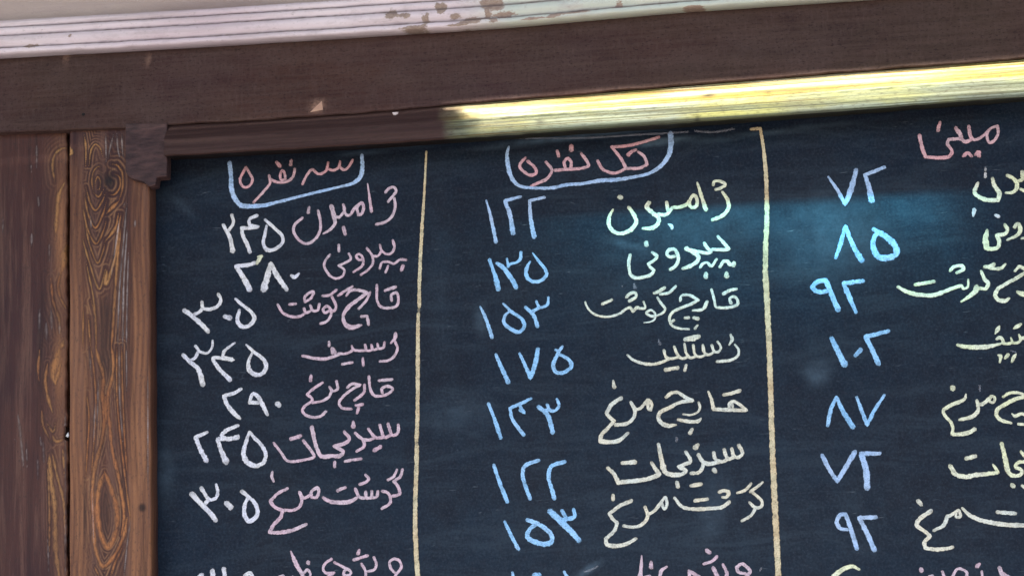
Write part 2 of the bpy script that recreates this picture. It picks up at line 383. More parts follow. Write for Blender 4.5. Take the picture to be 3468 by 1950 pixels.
P4 = parse('''7 665,90 668,280;8 715,100 690,200 680,260;7 735,90 742,200 758,260;7 765,90 770,200 778,260;8 740,1448 750,1100 775,800 790,620 800,540;9 770,1448 780,1000 800,700;7 795,1448 800,1100 808,850;
10 750,640 740,720 700,1000;9 770,560 790,530;10 250,1200 245,1350;12 290,1280 290,1400;11 320,1180 328,1340;14 375,1290 375,1350;8 195,280 197,340;8 240,480 245,560;9 200,720 198,810;7 230,150 232,330;12 850,640 850,680;10 925,430 925,445;7 20,640 15,730;7 310,780 312,900;7 570,620 575,700''')  # pale grain lines; the short broad ones are painted glints
G5 = parse('''18 600,0 618,80 648,180 645,330 655,480 640,600 600,750 582,900 588,1100 602,1280 650,1385 710,1330 775,1200 800,1080;17 700,0 712,100 705,200 680,310 690,500 705,650 740,800 768,950 780,1080 762,1190;
24 658,790 620,900 612,1050 640,1200 675,1265 720,1200 738,1060 700,900 658,790;26 662,320 668,480;9 570,0 590,150 603,350 592,600 575,800;8 545,300 560,450 550,650 540,820;9 735,0 735,300 760,600 790,850 808,1000 822,1100;
9 765,0 772,300 785,600 800,800;9 590,1380 625,1448;10 775,1250 710,1400 690,1448;10 730,1330 700,1448;12 250,30 240,150 245,220;34 372,20 352,100 332,180 350,240;16 300,110 285,220 308,350 330,420;10 262,380 272,500 330,620;9 285,470 335,540 350,470;
14 330,560 350,600 400,590;12 325,660 360,820 400,980 410,1200;22 310,680 322,850 342,1000 352,1300 372,1448;10 395,640 405,800;14 385,100 345,250;9 300,740 310,1000 310,1300''')
P5 = parse('''7 795,0 797,280;8 825,1080 800,1250 780,1448;12 112,430 128,550 148,760;16 92,590 102,600;8 270,600 278,750;7 236,700 240,850;8 410,420 412,1448;9 600,350 590,600;8 620,200 610,500;7 560,0 575,200;7 300,1200 308,1440;6 165,600 170,760;7 750,0 752,300 772,600;7 250,560 262,640;6 930,200 930,900;7 580,900 590,1250''')
def dist(U, V, sets):
    d = np.full(len(U), 1e4)
    for cs, ox, oy, s in sets:
        q = np.vstack([catmull([(p[0], p[1]) for p in (st[1:] if len(st[0]) == 1 else st)], 14.0) for st in cs])
        q = np.column_stack([q[:, 0]/s+ox, q[:, 1]/s+oy])
        for a in range(0, len(U), 3000):
            vmin, vmax = V[a:a+3000].min()-30, V[a:a+3000].max()+30; qq = q[(q[:, 1] > vmin) & (q[:, 1] < vmax)]
            if len(qq): d[a:a+3000] = np.minimum(d[a:a+3000], np.sqrt(((U[a:a+3000, None]-qq[None, :, 0])**2+(V[a:a+3000, None]-qq[None, :, 1])**2).min(1)))
    return d
def wide(cs): return [[(st[0][0]+12,)]+st[1:] if len(st[0]) == 1 else st for st in cs]
def plank(name, edge_l, edge_r, vtop, vbot, Y, yback, nc, nr, mat, extra=None):
    vs = np.linspace(vtop, vbot, nr)
    el = np.array([edge_l(v) for v in vs]); er = np.array([edge_r(v) for v in vs])
    U = np.array([el[r]+(er[r]-el[r])*c/(nc-1) for r in range(nr) for c in range(nc)]); V = np.repeat(vs, nc)
    g = np.maximum(field(U, V, G4, 0, 400, 1.857, 9), field(U, V, G5, 0, 1170, 1.857, 9))
    p = np.maximum(field(U, V, P4, 0, 400, 1.857, 7), field(U, V, P5, 0, 1170, 1.857, 7))
    P = np.array([at(u, v, Y) for u, v in zip(U, V)])
    P[:, 1] = Y-.00025*g-.0002*p
    rnd = np.minimum(np.tile(np.arange(nc), nr), nc-1-np.tile(np.arange(nc), nr))
    P[:, 1] += np.where(rnd == 0, .0018, np.where(rnd == 1, .0005, 0))
    F_ = [q[::-1] for q in grid_faces(nr, nc)]
    V3 = list(P); b0 = len(V3)
    for r in range(nr):
        V3.append((P[r*nc][0], yback, P[r*nc][2])); V3.append((P[r*nc+nc-1][0], yback, P[r*nc+nc-1][2]))
    for r in range(nr-1):
        F_.append((r*nc, (r+1)*nc, b0+2*(r+1), b0+2*r)); F_.append((r*nc+nc-1, b0+2*r+1, b0+2*(r+1)+1, (r+1)*nc+nc-1))
        F_.append((b0+2*r, b0+2*(r+1), b0+2*(r+1)+1, b0+2*r+1))
    o = obj(name, V3, F_, mat, None, False)
    z = np.zeros(len(V3)-b0)
    dd = dist(U, V, [(G4, 0, 400, 1.857), (G5, 0, 1170, 1.857)])
    zone = sm(U, 272, 300)*(1-sm(U, 420, 445)) + .45*sm(U, 120, 175)*(U < 232)
    per = 11.5+2.2*np.sin(V*.004+U*.03)+1.2*np.sin(V*.013)
    ech = (.5+.5*np.cos(2*np.pi*dd/per))**2*np.exp(-np.maximum(dd-12, 0)/34)*sm(dd, 4, 8)*.85*zone*(.65+.35*np.sin(V*.011+U*.05))
    g = g*np.where(U < 232, .72, .9)
    attr(o, 'echo', np.r_[ech, z])
    hal = np.maximum(np.maximum(field(U, V, wide(G4), 0, 400, 1.857, 22), field(U, V, wide(G5), 0, 1170, 1.857, 22)), .8*np.maximum(field(U, V, wide(P4), 0, 400, 1.857, 20), field(U, V, wide(P5), 0, 1170, 1.857, 20)))
    attr(o, 'grain', np.r_[g, z]); attr(o, 'pale', np.r_[p*(.55+.45*(U > 232)), z]); attr(o, 'halo', np.r_[hal, z])
    red, dark = extra(U, V)
    attr(o, 'red', np.r_[red, z]); attr(o, 'dark', np.r_[dark, z+.3])
    return o
def sm(x, a, b): t = np.clip((x-a)/(b-a), 0, 1); return t*t*(3-2*t)
def ex_post(U, V):
    red = .75*sm(U, 432, 455)*(1-.35*sm(U, 480, 505))+.55*(1-sm(U, 268, 300))*sm(V, 450, 600)
    red += .45*sm(V, 1300, 1500)*sm(U, 425, 440)+.30*(1-sm(U, 300, 320))*sm(V, 900, 1200)+.22*sm(V, 700, 1100)
    red = np.clip(red*(.75+.25*np.sin(U*.35+np.sin(V*.01)*2)), 0, 1)
    dk = np.exp(-(((U-370)/22)**2+((V-612)/24)**2))*.9 + np.exp(-(((U-482)/13)**2+((V-1718)/15)**2)**2)*.85
    core = np.exp(-(((U-357)/22)**2+((V-1740)/90)**2)**2)*.35+.4*sm(U, 330, 345)*(1-sm(U, 372, 385))*sm(V, 980, 1050)*(1-sm(V, 1250, 1330))
    return red, np.clip(dk+core, 0, 1)
def ex_side(U, V, *a):
    blobs = .9*np.exp(-(((U-205)/22)**2+((V-800)/150)**2))+.9*np.exp(-(((U-200)/22)**2+((V-1240)/90)**2))+.3*sm(U, 160, 220)
    return np.clip(blobs, 0, 1), .15*(1-sm(U, 0, 60))
post = plank('wooden_post', lambda v: 235+.8*math.sin(v*.02), lambda v: 505+7*(v-640)/1300+.8*math.sin(v*.03), 425, 2700, -.030, -.0006, 130, 900, POST, ex_post)
tag(post, 'upright brown post with cathedral grain beside the chalkboard, right of the dark gap', 'post')
side = plank('side_board', lambda v: -620, lambda v: 227+1.8*math.sin(v*.013)+1.4*math.sin(v*.05)+1.2*math.sin(v*.13+1)-(7 if 1440 < v < 1490 else 0), 425, 2700, -.0245, -.0006, 320, 620, POST, ex_side)
tag(side, 'dark purple brown board at the far left with orange streaks by the gap', 'board')

blob('chip_or_glint', 229, 1472, -.027, 0, 0, .0012, plain('pale_gap_glint', (.5, .5, .5), (.6, .6, .6), 200), side, pts=[(-7, 4), (3, -10), (6, 2), (2, 9)])  # bright spot of light in the gap, painted as a pale chip
# corner block ---------------------------------------------------
pts = [(424, 418), (566, 418), (567, 500), (565, 597), (531, 600), (527, 626), (505, 632), (488, 618), (470, 611), (448, 606), (434, 597), (424, 580)]
yb = -.0405
fr = [at(u, v, yb) for u, v in pts]; bk = [(p[0], -.0215, p[2]) for p in fr]; n = len(pts)
BLOCKM = plain('dark_red_brown_wood', (.020, .009, .011), (.070, .034, .032), 130, (.4, 1, 1.4), .65)
blk = obj('corner_block', fr+bk, [tuple(range(n))]+[tuple(range(n, 2*n))[::-1]]+[(k, n+k, n+(k+1) % n, (k+1) % n) for k in range(n)], BLOCKM)
bevel(blk, .0014, 3); attr(blk, 'worn', np.zeros(2*n))
tag(blk, 'small stepped brown corner block between the post and the ledge strip', 'block')

# ------------------------------------------------------------ chalkboard
board = empty('chalkboard', (0, 0, -1.1)); board.location = (0, 0, 0)
tag(board, 'dark slate chalkboard with hand chalked Persian price list in three columns', 'chalkboard')
nx, nz = 300, 190
a = at(480, 975, 0)[0]; b = at(4400, 975, 0)[0]; z0 = at(1700, 2700, 0)[2]; z1 = at(3400, 120, 0)[2]
X, Z = np.meshgrid(np.linspace(a, b, nx), np.linspace(z0, z1, nz)); vv = np.column_stack([X.ravel(), np.zeros(nx*nz), Z.ravel()])
V3 = list(vv); k = len(V3)
V3 += [(a, .014, z0), (b, .014, z0), (b, .014, z1), (a, .014, z1)]
Fq = grid_faces(nz, nx); Fq.append((k, k+3, k+2, k+1))
Fq.append(tuple([k, k+1]+[nx-1-i for i in range(nx)][::1])); Fq.append(tuple([k+3]+[(nz-1)*nx+i for i in range(nx)]+[k+2]))
Fq.append(tuple([k+3, k]+[r*nx for r in range(nz)])); Fq.append(tuple([k+1, k+2]+[r*nx+nx-1 for r in range(nz)][::-1]))
panel = obj('board_panel', V3, Fq, BOARD, board)
dust_glow = np.zeros(len(V3)); C3 = np.array(V3)
def dsp(u, v, ru, rv, am, ang=0.0):
    c = at(u, v, 0); dx = (C3[:, 0]-c[0])/.000346; dz = -(C3[:, 2]-c[2])/.000346
    ca, sa = math.cos(ang), math.sin(ang); x = dx*ca+dz*sa; y = -dx*sa+dz*ca
    return am*np.exp(-((x/ru)**2+(y/rv)**2))
for d in [(2130, 830, 90, 14, .22, .35), (2400, 760, 260, 120, .10), (2820, 790, 190, 150, .17), (2420, 1720, 60, 130, .16, .3), (2770, 1265, 45, 40, .22), (2240, 480, 90, 9, .5, -.05),
          (1900, 470, 260, 9, .42, -.05), (2600, 450, 300, 7, .18, -.06), (1560, 1400, 120, 90, .10), (1630, 1080, 25, 60, .16), (1990, 1930, 60, 14, .3, -.5),
          (560, 1600, 30, 120, .14), (1490, 1000, 60, 300, .05), (2300, 1600, 420, 300, .035), (3100, 700, 160, 90, .06), (2000, 1000, 500, 300, .03), (2300, 1900, 1500, 800, .045), (900, 1900, 500, 500, .02), (620, 700, 60, 12, .12, .8), (1250, 515, 150, 5, .2, -.06)]:
    dust_glow = np.maximum(dust_glow, dsp(*d))
attr(panel, 'dust_glow', np.clip(dust_glow, 0, 1))  # chalk smears, plus broad dabs that paint in brightness of the light patch

PINK = chalk('pink', (.66, .46, .53), (.66, .53, .58)); ROSE = chalk('rose', (.70, .36, .38), (.64, .44, .46))
WHITE = chalk('white', (.72, .72, .80), (.78, .76, .74)); BLUE = chalk('blue', (.30, .58, .90), (.38, .62, .90)); SKYB = chalk('pale_blue', (.38, .55, .82), (.45, .58, .78))
YEL = chalk('yellow', (.78, .80, .52), (.80, .80, .64)); CREAM = chalk('cream', (.76, .70, .54), (.70, .73, .66)); TAN = chalk('tan', (.66, .51, .31), (.68, .60, .40))
DIM = chalk('faded_white', (.42, .43, .48), (.42, .42, .48), .34)

A, B, C_, D = (700, 500, 3.2175), (600, 900, 2.861), (600, 1400, 2.632), (1500, 420, 2.861)
E_, F_, G_, H_ = (1900, 420, 3.481), (1560, 900, 2.385), (1600, 1400, 2.477), (2668, 380, 3.2175)
I_, J_, K_, L_ = (2668, 800, 3.2175), (2668, 1230, 3.2175), (2668, 1500, 3.2175), (2080, 780, 5.3625)
M_, N_, O_, P_ = (1620, 830, 5.3625), (600, 1800, 3.22), (1600, 1800, 2.477), (3068, 560, 6.435)
Q_, R__, S_, T_ = (3068, 750, 4.8275), (3168, 1080, 6.583), (3068, 1280, 6.44), (3068, 1480, 6.435)
U_, V_, X_, Z_ = (2768, 1800, 3.68), (2150, 1250, 5.257), (1960, 900, 4.022), (0, 0, 1.0)
SM = .000346
cnt = [0]
def write(name, col, frame, wd, text, label=None, gap=45):
    ox, oy, s = frame
    sts = [q for q in text.replace('\n', ' ').split(';') if q.strip()]
    bb = []
    for q in sts:
        a_ = np.array([[float(x) for x in t.rstrip('!').split(',')[:2]] for t in q.split() if t[0] != '@'])/s
        bb.append((*a_.min(0), *a_.max(0)))
    grp = list(range(len(sts)))
    for i in range(len(sts)):
        for j in range(i):
            gx_ = max(bb[i][0]-bb[j][2], bb[j][0]-bb[i][2], 0); gy_ = max(bb[i][1]-bb[j][3], bb[j][1]-bb[i][3], 0)
            if math.hypot(gx_, gy_) < gap:
                a_, b_ = grp[i], grp[j]; grp = [b_ if g == a_ else g for g in grp]
    for g in sorted(set(grp)):
        write1(name, col, frame, wd, [q for q, k in zip(sts, grp) if k == g], label)
def write1(name, col, frame, wd, sts, label):
    ox, oy, s = frame; V = []; Fc = []; edge = []; press = []
    for st in sts:
        if not st.strip(): continue
        toks = st.split(); segs = [[]]; lastw = wd; pr = 1.0
        for tk in toks:
            if tk.startswith('@'): pr = float(tk[1:]); continue
            corner = tk.endswith('!'); q = [float(x) for x in tk.rstrip('!').split(',')]
            if len(q) == 3: lastw = q[2]
            elif len(segs[-1]) == 0 and len(segs) == 1: lastw = wd
            w_ = q[2] if len(q) == 3 else (wd if not any(len(t.split(',')) == 3 for t in toks) else None)
            segs[-1].append([q[0], q[1], w_])
            if corner: segs.append([[q[0], q[1], w_]])
        if len(segs[-1]) < 2 and len(segs) > 1: segs.pop()
        allp = [p for sg in segs for p in sg]
        if any(p[2] is None for p in allp):           # fill widths between the given ones
            idx = [i for i, p in enumerate(allp) if p[2] is not None]; ys = [allp[i][2] for i in idx]
            if idx[0] != 0: idx = [0]+idx; ys = [wd]+ys
            if idx[-1] != len(allp)-1: idx.append(len(allp)-1); ys.append(ys[-1] if False else wd)
            for i, p in enumerate(allp): p[2] = float(np.interp(i, idx, ys))
        if len(allp) == 1: allp = [allp[0], [allp[0][0]+1, allp[0][1]+1, allp[0][2]]]; segs = [allp]
        path = np.vstack([catmull(sg, 2.2*s) for sg in segs if len(sg) > 1])
        uv = np.column_stack([path[:, 0]/s+ox, path[:, 1]/s+oy]); ww = path[:, 2]/s*1.14
        keep = [0]+[i for i in range(1, len(uv)) if np.hypot(*(uv[i]-uv[i-1])) > .6]
        uv, ww = uv[keep], ww[keep]
        if len(uv) < 2: continue
        P = np.array([at(u, v, 0)[[0, 2]] for u, v in uv]); hw = ww*SM/2
        t = np.gradient(P, axis=0); t /= (np.linalg.norm(t, axis=1)[:, None]+1e-12)
        # pull the ends in by the radius of the round cap, then add the caps
        n = len(P); hw = hw*(1+noise1(n, .05, 4)+noise1(n, .04, 1.5))
        caps0 = []; caps1 = []
        r0, r1 = hw[0]*.8, hw[-1]*.8
        for f in (1.0, .85, .55): caps0.append((P[0]-t[0]*r0*f, t[0], hw[0]*math.sqrt(max(0, 1-f*f))*1.0+1e-6, max(0, 1-f)))
        for f in (.55, .85, 1.0): caps1.append((P[-1]+t[-1]*r1*f, t[-1], hw[-1]*math.sqrt(max(0, 1-f*f))+1e-6, max(0, 1-f)))
        L = np.concatenate([[0], np.cumsum(np.linalg.norm(np.diff(P, axis=0), axis=1))])
        rows = caps0+[(P[i], t[i], hw[i], 1.0) for i in range(n)]+caps1
        cnt[0] += 1; lift = -.00025-.00004*(cnt[0] % 14); b0 = len(V)
        for r_i, (c, tt, h, cap) in enumerate(rows):
            nn = np.array([-tt[1], tt[0]])
            for a_, e_, hgt in ((-1, 0, 0), (-.62, .55, .00025), (0, 1, .0004), (.62, .55, .00025), (1, 0, 0)):
                q = c+nn*h*a_; V.append((q[0], lift-hgt*min(1, cap+.2), q[1])); edge.append(e_*min(1, .25+cap)); press.append(pr*(.55+.45*min(1, min(r_i, len(rows)-1-r_i)/7.0)))
        for r in range(len(rows)-1):
            for k in range(4):
                i = b0+r*5+k; Fc.append((i, i+5, i+6, i+1))
    o = obj(name, V, Fc, col, board, True); attr(o, 'edge', edge); attr(o, 'press', press)
    if label: o['label'] = label
    if name == 'chalk_smudge': o['kind'] = 'stuff'
    return o
CW, CN, CH, CB, CD = 'chalk_word', 'chalk_number', 'chalk_heading', 'heading_bracket', 'divider_line'
# first column
write(CB, SKYB, A, 48, '250,165,55 265,300,58 272,450,62 310,560,62 380,630,60 480,640,56 620,630,50 800,588,40 940,552,36 1150,500,36 1400,440,34 1600,385,45 1675,320,60 1697,200,50 1690,80,44')
write(CH, ROSE, A, 34, '''430,215 388,290 365,350 385,415 430,435 480,405 500,345 470,285 436,225;680,305 692,385 620,480 510,600;700,345 765,378 880,370 940,320 962,235;
860,350 845,270 825,250 803,310 815,350 850,350;760,160,38 800,205,52;925,140,42 915,190,48;1045,400 1100,290 1150,242 1220,290 1300,255 1325,165!;1325,235 1380,250 1440,215 1455,150!;1450,215 1500,245 1550,210 1592,135''', 'pink heading for three persons')
write(CW, PINK, A, 36, '''1950,490 1985,450 2040,435 2065,475 2020,540 1980,590;2045,550 2055,650 2020,750 1950,810 1845,840;1755,395,20 1775,540,28 1798,700,42;
1650,720 1640,660 1690,600 1710,640 1690,720 1650,735;1690,600 1620,650 1560,735 1520,730 1490,620!;1500,700 1440,760 1400,750;1360,640,60 1385,740,56 1400,820,42 1350,890,36 1270,940,25;
1490,870,45 1510,945,45;1215,685 1240,800 1235,910 1180,1000 1095,1048 1010,1010 950,920 955,850 1045,765;1118,650,36 1108,710,42''')
write(CN, WHITE, A, 42, '''180,840,40 215,905,46 255,980,52 285,1130,62;275,735 292,820 240,905;555,740 465,785 470,850! 490,850 562,865!;555,868 460,880 380,875! 400,970 440,1050 475,1140,50;
635,785,36 730,870,40 820,960,42 830,1030,42 740,1110,46 660,1115,52 620,1050,44 640,930,38 655,850,30''', 'white chalk price 245, first row')
write(CW, PINK, A, 31, '''2030,1010 2045,1090 2015,1150 1960,1160 1905,1120 1890,1060!;1905,1120 1870,1180 1800,1180;1745,1095 1805,1180 1810,1260 1760,1330 1680,1385;
1700,1220 1655,1220 1630,1180 1665,1160 1700,1200 1700,1280 1600,1355;1550,1155 1572,1210 1500,1260 1440,1285! 1500,1335 1480,1400 1400,1425 1340,1390 1280,1290 1295,1230 1345,1165;
1440,1060,34 1440,1130,36;1885,1320 1915,1250 1980,1245! 2040,1265 2110,1220 2175,1225;1978,1290 1950,1360;2140,1285,44 2125,1335,44''')
write(CN, WHITE, B, 50, '''757,-30,40 705,-10,44 571,5,46! 640,110,56 705,235,64;840,230,76 870,120,66 909,-22,48! 965,90,54 1065,235,46;1105,95,34 1140,112,40 1182,75,26;''')
write('chalk_smudge', YEL, A, 36, '600,1178,30 575,1215,50 550,1262,40;560,1190 605,1185')
write(CN, WHITE, B, 38, '''400,275,38 425,330 395,390 320,425! 255,410 240,350!;250,410 220,445 165,475;70,430,52 150,490,48 240,570,50 300,635,48;460,490,48 515,505,56;
565,320,30 640,385,36 720,450,40 748,510,44 700,578,44 630,588,48 585,530,46 605,430,34''')
write(CW, PINK, B, 31, '''2080,340 2075,285 2125,262 2145,330 2125,390 2060,408 1980,400 1942,350 1935,185;2015,240,34 2120,205,36;1870,260 1830,340 1760,415;
1640,290 1685,240 1780,240 1840,262! 1750,330,40 1660,400,44 1612,480,40 1622,550,42 1675,595,56 1790,575,26;1785,492 1842,485! 1855,570;
1410,292 1480,282 1545,235;1560,290 1620,250 1700,200;1500,300 1540,390 1530,430 1485,445;1480,430 1435,455 1415,425 1450,392 1490,425 1490,480 1450,540 1388,560;
1380,370 1362,430 1315,435 1292,385!;1300,435 1250,455 1228,415!;1240,460 1190,490 1100,490 1020,450 975,375;1085,375 1150,368;1238,350 1240,300 1290,258 1322,252 1300,310 1242,350''')
write(CN, WHITE, B, 36, '''345,725,26 340,790 290,845 215,830! 178,775!;200,840 175,890 125,918;55,860,40 120,925,46 205,1000,54 250,1150,62;560,745,20 460,825,34 440,885! 540,912,42! 350,895,36 395,980,44 515,1105,50;
670,765,22 740,830,36 830,900,42 865,970,46 830,1040,46 765,1055,48 700,1010,50 695,920,38 735,835,26''')
write(CW, PINK, B, 29, '''2110,730 2135,800 2100,880 2040,918 1965,925;2118,655,40 2112,700,38 2070,750,20;2010,740 2000,790 1955,800 1942,755!;1950,800 1900,812 1882,765!;1905,812 1840,820 1822,765!;
1835,820 1760,822 1710,812 1692,778!;1710,815 1640,848 1560,850;1500,800,44 1520,840,62;1570,860 1440,900,34 1330,895,34 1215,870,30;1472,735,28 1475,775,34;1800,895 1805,965;1600,952 1700,935''')
write(CW, PINK, B, 31, '''1990,1235 1985,1190 2030,1165 2090,1190 2060,1228 1980,1260 1905,1252 1872,1190 1858,1070;1955,1112,34 2085,1100,34;1815,1150 1812,1220 1765,1270 1720,1300;
1650,1180 1690,1145 1775,1152! 1690,1200 1610,1265 1570,1330 1600,1375 1690,1385;1735,1352,34 1800,1340,34;1762,1370 1745,1425;1545,1115 1555,1190 1515,1212 1475,1172!;
1500,1210 1470,1270 1400,1310 1310,1325;1410,1130 1320,1190 1258,1245! 1310,1290 1300,1315! 1235,1360 1215,1400 1240,1440 1310,1465 1390,1455 1442,1410;1300,1060,30 1292,1110,46''')
write(CN, WHITE, B, 42, '''622,1190,30 560,1228,42 452,1260,40! 490,1350,44 555,1430,46 610,1478,34;700,1320,30 735,1240,40 780,1262,46 830,1350,46 875,1440,40;790,1325 702,1322;970,1335,62 990,1352,58''')
write(CW, PINK, C_, 31, '''1972,98 1968,170 1920,192 1880,90!;1905,190 1850,210 1805,100!;1850,210 1770,212 1705,135!;1765,215 1700,235 1640,220 1585,170!;1590,175 1660,240 1665,295 1600,335;1570,70,24 1570,115,48;1812,295,38 1755,330,46;
1490,160,30 1535,225,36 1500,262 1400,290! 1480,340 1450,375 1370,378 1290,382 1250,320 1200,120,42;1405,430 1405,475;1495,425,26 1560,412,28 1640,402,32;1015,225,42 1100,200,40;
1125,240 1195,330 1222,382 1150,408 985,420 930,350 860,260,26''')
write(CN, WHITE, C_, 40, '''270,165,28 165,212,42! 200,300,42 262,420,54;545,105,36 440,150,40 400,195 460,228 545,200!;545,215 430,225 362,225! 390,320,44 438,430,62;
645,160,26 610,270,40 592,360,46 625,430,48 700,465,46 770,435,42 790,360,40 745,270,36 690,215,34 650,165,28''')
write(CW, PINK, C_, 31, '''1880,590,28 1930,560 1960,500,26;1950,590 1990,560 2010,495,28;1930,600 1975,660 1982,715 1920,735;1830,690 1870,700 1900,740 1895,800 1825,845;1790,690 1780,740 1742,745 1735,690!;
1742,745 1690,750 1682,695!;1690,750 1630,745 1588,668!;1610,745 1540,782,40 1430,790,40 1345,775,38 1300,745,28;1430,685,36 1500,655,30;1680,545 1708,580 1690,605 1630,630;
1200,742 1195,700 1250,660 1262,700 1240,745 1195,745;1195,720 1130,750 1090,700!;1090,700 1112,770 1090,830 1040,858 955,860;985,665 900,710 830,782! 870,830 940,860! 925,920 860,990 825,1055,38! 900,1060,38 1020,1040,36 1150,985,34;850,515,22 845,560,30 862,605,24''')
write(CN, WHITE, C_, 38, '''350,630,28 362,700 345,750 290,765 215,660!;285,765 245,805;132,715,54 230,820,48 300,890,46 345,950,48;440,795,56 482,835,62;575,690,40 620,725,36 695,800,40 718,880,44 690,935,44 640,955,50 602,900,44 608,800,36 640,740,30''')
write(CW, PINK, N_, 33, '''2380,450 2330,395 2318,330 2360,295 2420,310 2445,380 2400,450 2350,520;2145,275 2172,350 2150,410 2080,430;2010,345 2055,430 2055,520;1925,305,36 2082,255,32;1985,200,40 1970,240,44;
1715,330,30 1800,375,32! 1895,435 1880,470 1815,465 1835,415 1870,410;1685,295 1615,345 1592,400 1620,445 1715,445!;1710,448 1640,490;1240,210,22 1290,330,52 1375,480,40;1380,450 1420,412 1450,445 1450,500;1255,490 1270,500;1430,330,52 1432,342,52;1110,490,36 1160,480,36''')
write(CN, WHITE, N_, 50, '240,495,60 275,465,44;385,420,60 395,500,58;510,400,52 522,500,50;735,475,44 800,450,50 830,500,40')
# dividers
write(CD, TAN, Z_, 14, '1444,514,8 1437,655,9 1429,780,13 1421,947,13 1420,1040,14;@.35 1420,1040,10 1417,1065,9;1417,1062,12 1416,1110,14 1414,1403,15 1411,1490,15;@.5 1411,1485,14 1412,1520,14;1412,1510,16 1410,1600,16 1406,1742,17 1409,1860,18 1415,1960,18 1420,2200,18')
write(CD, TAN, Z_, 15, '2543,439,12 2575,436,12! 2584,492,12 2592,564,15 2596,640,16 2597,736,18 2592,900,20 2598,1020,21 2604,1152,20 2610,1319,19 2613,1440,20 2621,1642,21 2633,1884,21 2636,1955,20 2642,2200,20')
# second column
write(CB, SKYB, D, 36, '640,220,24 622,300,38 640,440,46 670,530,46 740,600,38 850,620,34 1060,620,38 1200,590,38 1350,580,36 1530,550,44 1700,540,44 1850,515,38 2000,480,36 2110,410,44 2190,300,52 2210,180,60 2205,95,62')
write('chalk_smudge', DIM, E_, 30, '1580,85 1800,98 2040,60;-700,180,14 -300,170,20 300,165,24 900,130,28 1500,95,24')
write(CH, ROSE, D, 34, '''2092,130 1950,175 1780,215 1635,225! 1720,330 1775,432! 1700,470 1640,478 1550,440 1498,358;1890,270,28 1950,320,32 1980,395,34! 1900,430 1775,432;1795,300,48 1830,268,40;1850,262,44 1872,250,34;
1340,285 1400,370 1412,405 1350,430 1220,440 1080,450;1190,435 1175,370 1210,335 1242,370 1240,435;1108,262,36 1122,315,34;1245,212,48 1245,260,50;1000,370 1055,450 1010,530 930,570 855,605;800,330 752,385 748,425 800,475 850,498 905,478 895,430 820,360''', 'pink heading for one person')
write(CW, YEL, E_, 46, '''1795,725,36 1810,680,40 1880,680,42 1935,715,44 1890,755,40 1820,775,38;1900,800,34 1960,890,46 1978,980,50 1920,1070,52 1785,1132,44;1605,690,24 1650,830,46 1710,1015,54;
1545,990 1515,960 1530,880 1570,842 1605,900 1595,970 1550,990;1520,900 1480,950 1400,982 1320,985;1245,925 1262,1020!;1310,985 1265,1050 1210,1075 1150,1065;1040,930,52 1010,975,56 1080,1050,54 1150,1110,52 1140,1180,52 1060,1230,54 965,1232,36;
800,985 870,1090,52 885,1160,56 820,1250,54 700,1292,52 610,1260,52 565,1180,52 572,1090,46 612,1010,30;690,860,56 710,872,60''')
write(CW, WHITE, E_, 46, '1262,1180,16 1300,1200,50 1308,1235,36')
write(CN, SKYB, D, 38, '420,740,18 460,880,36 515,1145,40;760,705,28 600,745,40! 650,880,46 680,1060,52;985,712,32 840,745,34! 852,920,42 885,1095,50')
write(CN, BLUE, M_, 62, '''205,270,70 280,480,76 330,640,96 365,800,112;335,330,68 440,400,92 560,550,92 650,690,94 690,780,84;520,250,46 550,395,56!;535,395,60 590,345,56 690,320,56 765,250,66 775,130,58;
985,145,25 1110,310,62 1215,440,68 1240,530,70 1150,640,72 1010,665,74 905,610,78 865,500,76 895,380,66 945,300,40''')
write(CW, CREAM, L_, 68, '''1880,110,54 1980,220,66 2085,335,70! 2030,352,66 1900,355 1780,350;1635,230,66 1700,330,72 1760,370;1770,380 1720,412 1560,395 1420,370 1300,330;1310,330,84 1430,400,84 1530,480,80 1510,560,76 1400,640,74 1250,695,64;
1100,470 1020,485 960,440 985,365 1090,350 1150,430 1160,560 1110,650 1015,718;690,400,64 775,470,66 720,550 620,612! 665,680 720,725 660,810 540,850 400,865 310,820 270,680 268,560 292,450;580,222,84 590,268,90;
1560,680,60 1610,610,56 1690,590,54 1760,650,62 1860,530,56;1920,670,66 1990,565,72 2070,565,66! 2110,625,84 2180,600,80 2165,650,76;1670,790,84 1658,850,92;2040,770,74 2045,835,104''')
write(CN, BLUE, F_, 31, '''160,330,20 205,430,32 255,580,34;345,305,22 410,370,28 495,430,32 515,490,34 470,535,34 390,500,34 350,455,32 362,400,26 402,365,22;710,255,22 700,315,26 640,335,26 612,288,24!;640,335 585,368;525,335,32 590,400,34 622,490,36''')
write(CW, CREAM, X_, 48, '''2075,510 2060,450 2110,420 2160,460 2165,525 2080,560 1960,572 1870,560 1850,480 1808,320,38;1970,385,54 2060,335,48 2150,315,42;1750,490,56 1690,590,46 1550,610,34;1382,480,40 1400,412,42 1500,400,44 1628,465,50! 1530,520 1380,580 1270,640 1235,720 1270,810 1370,852 1505,862,34;
1300,740,44 1260,765,40;1450,710,48 1500,705,46;1565,708,52 1630,722,56;1620,810,30 1585,855,50;1025,375,44 1090,350,52 1170,300,54;1110,390,40 1220,370,46 1325,280,42;1070,430,32 1120,510,40 1178,590,42 1150,640,38 1060,680,32;
1040,690 970,680 925,640 980,605 1040,650 1040,720 990,760 890,775,20;885,490,28 905,575 830,580!;830,575 790,570 740,625! 700,570 640,590 560,650 440,688 320,690 200,650 120,570 88,490,30;320,522,46 450,465,42;650,430 690,385 770,370 780,420 690,480''')
write(CW, DIM, X_, 46, '755,240,26 770,310,52;590,270,16 596,290,16')
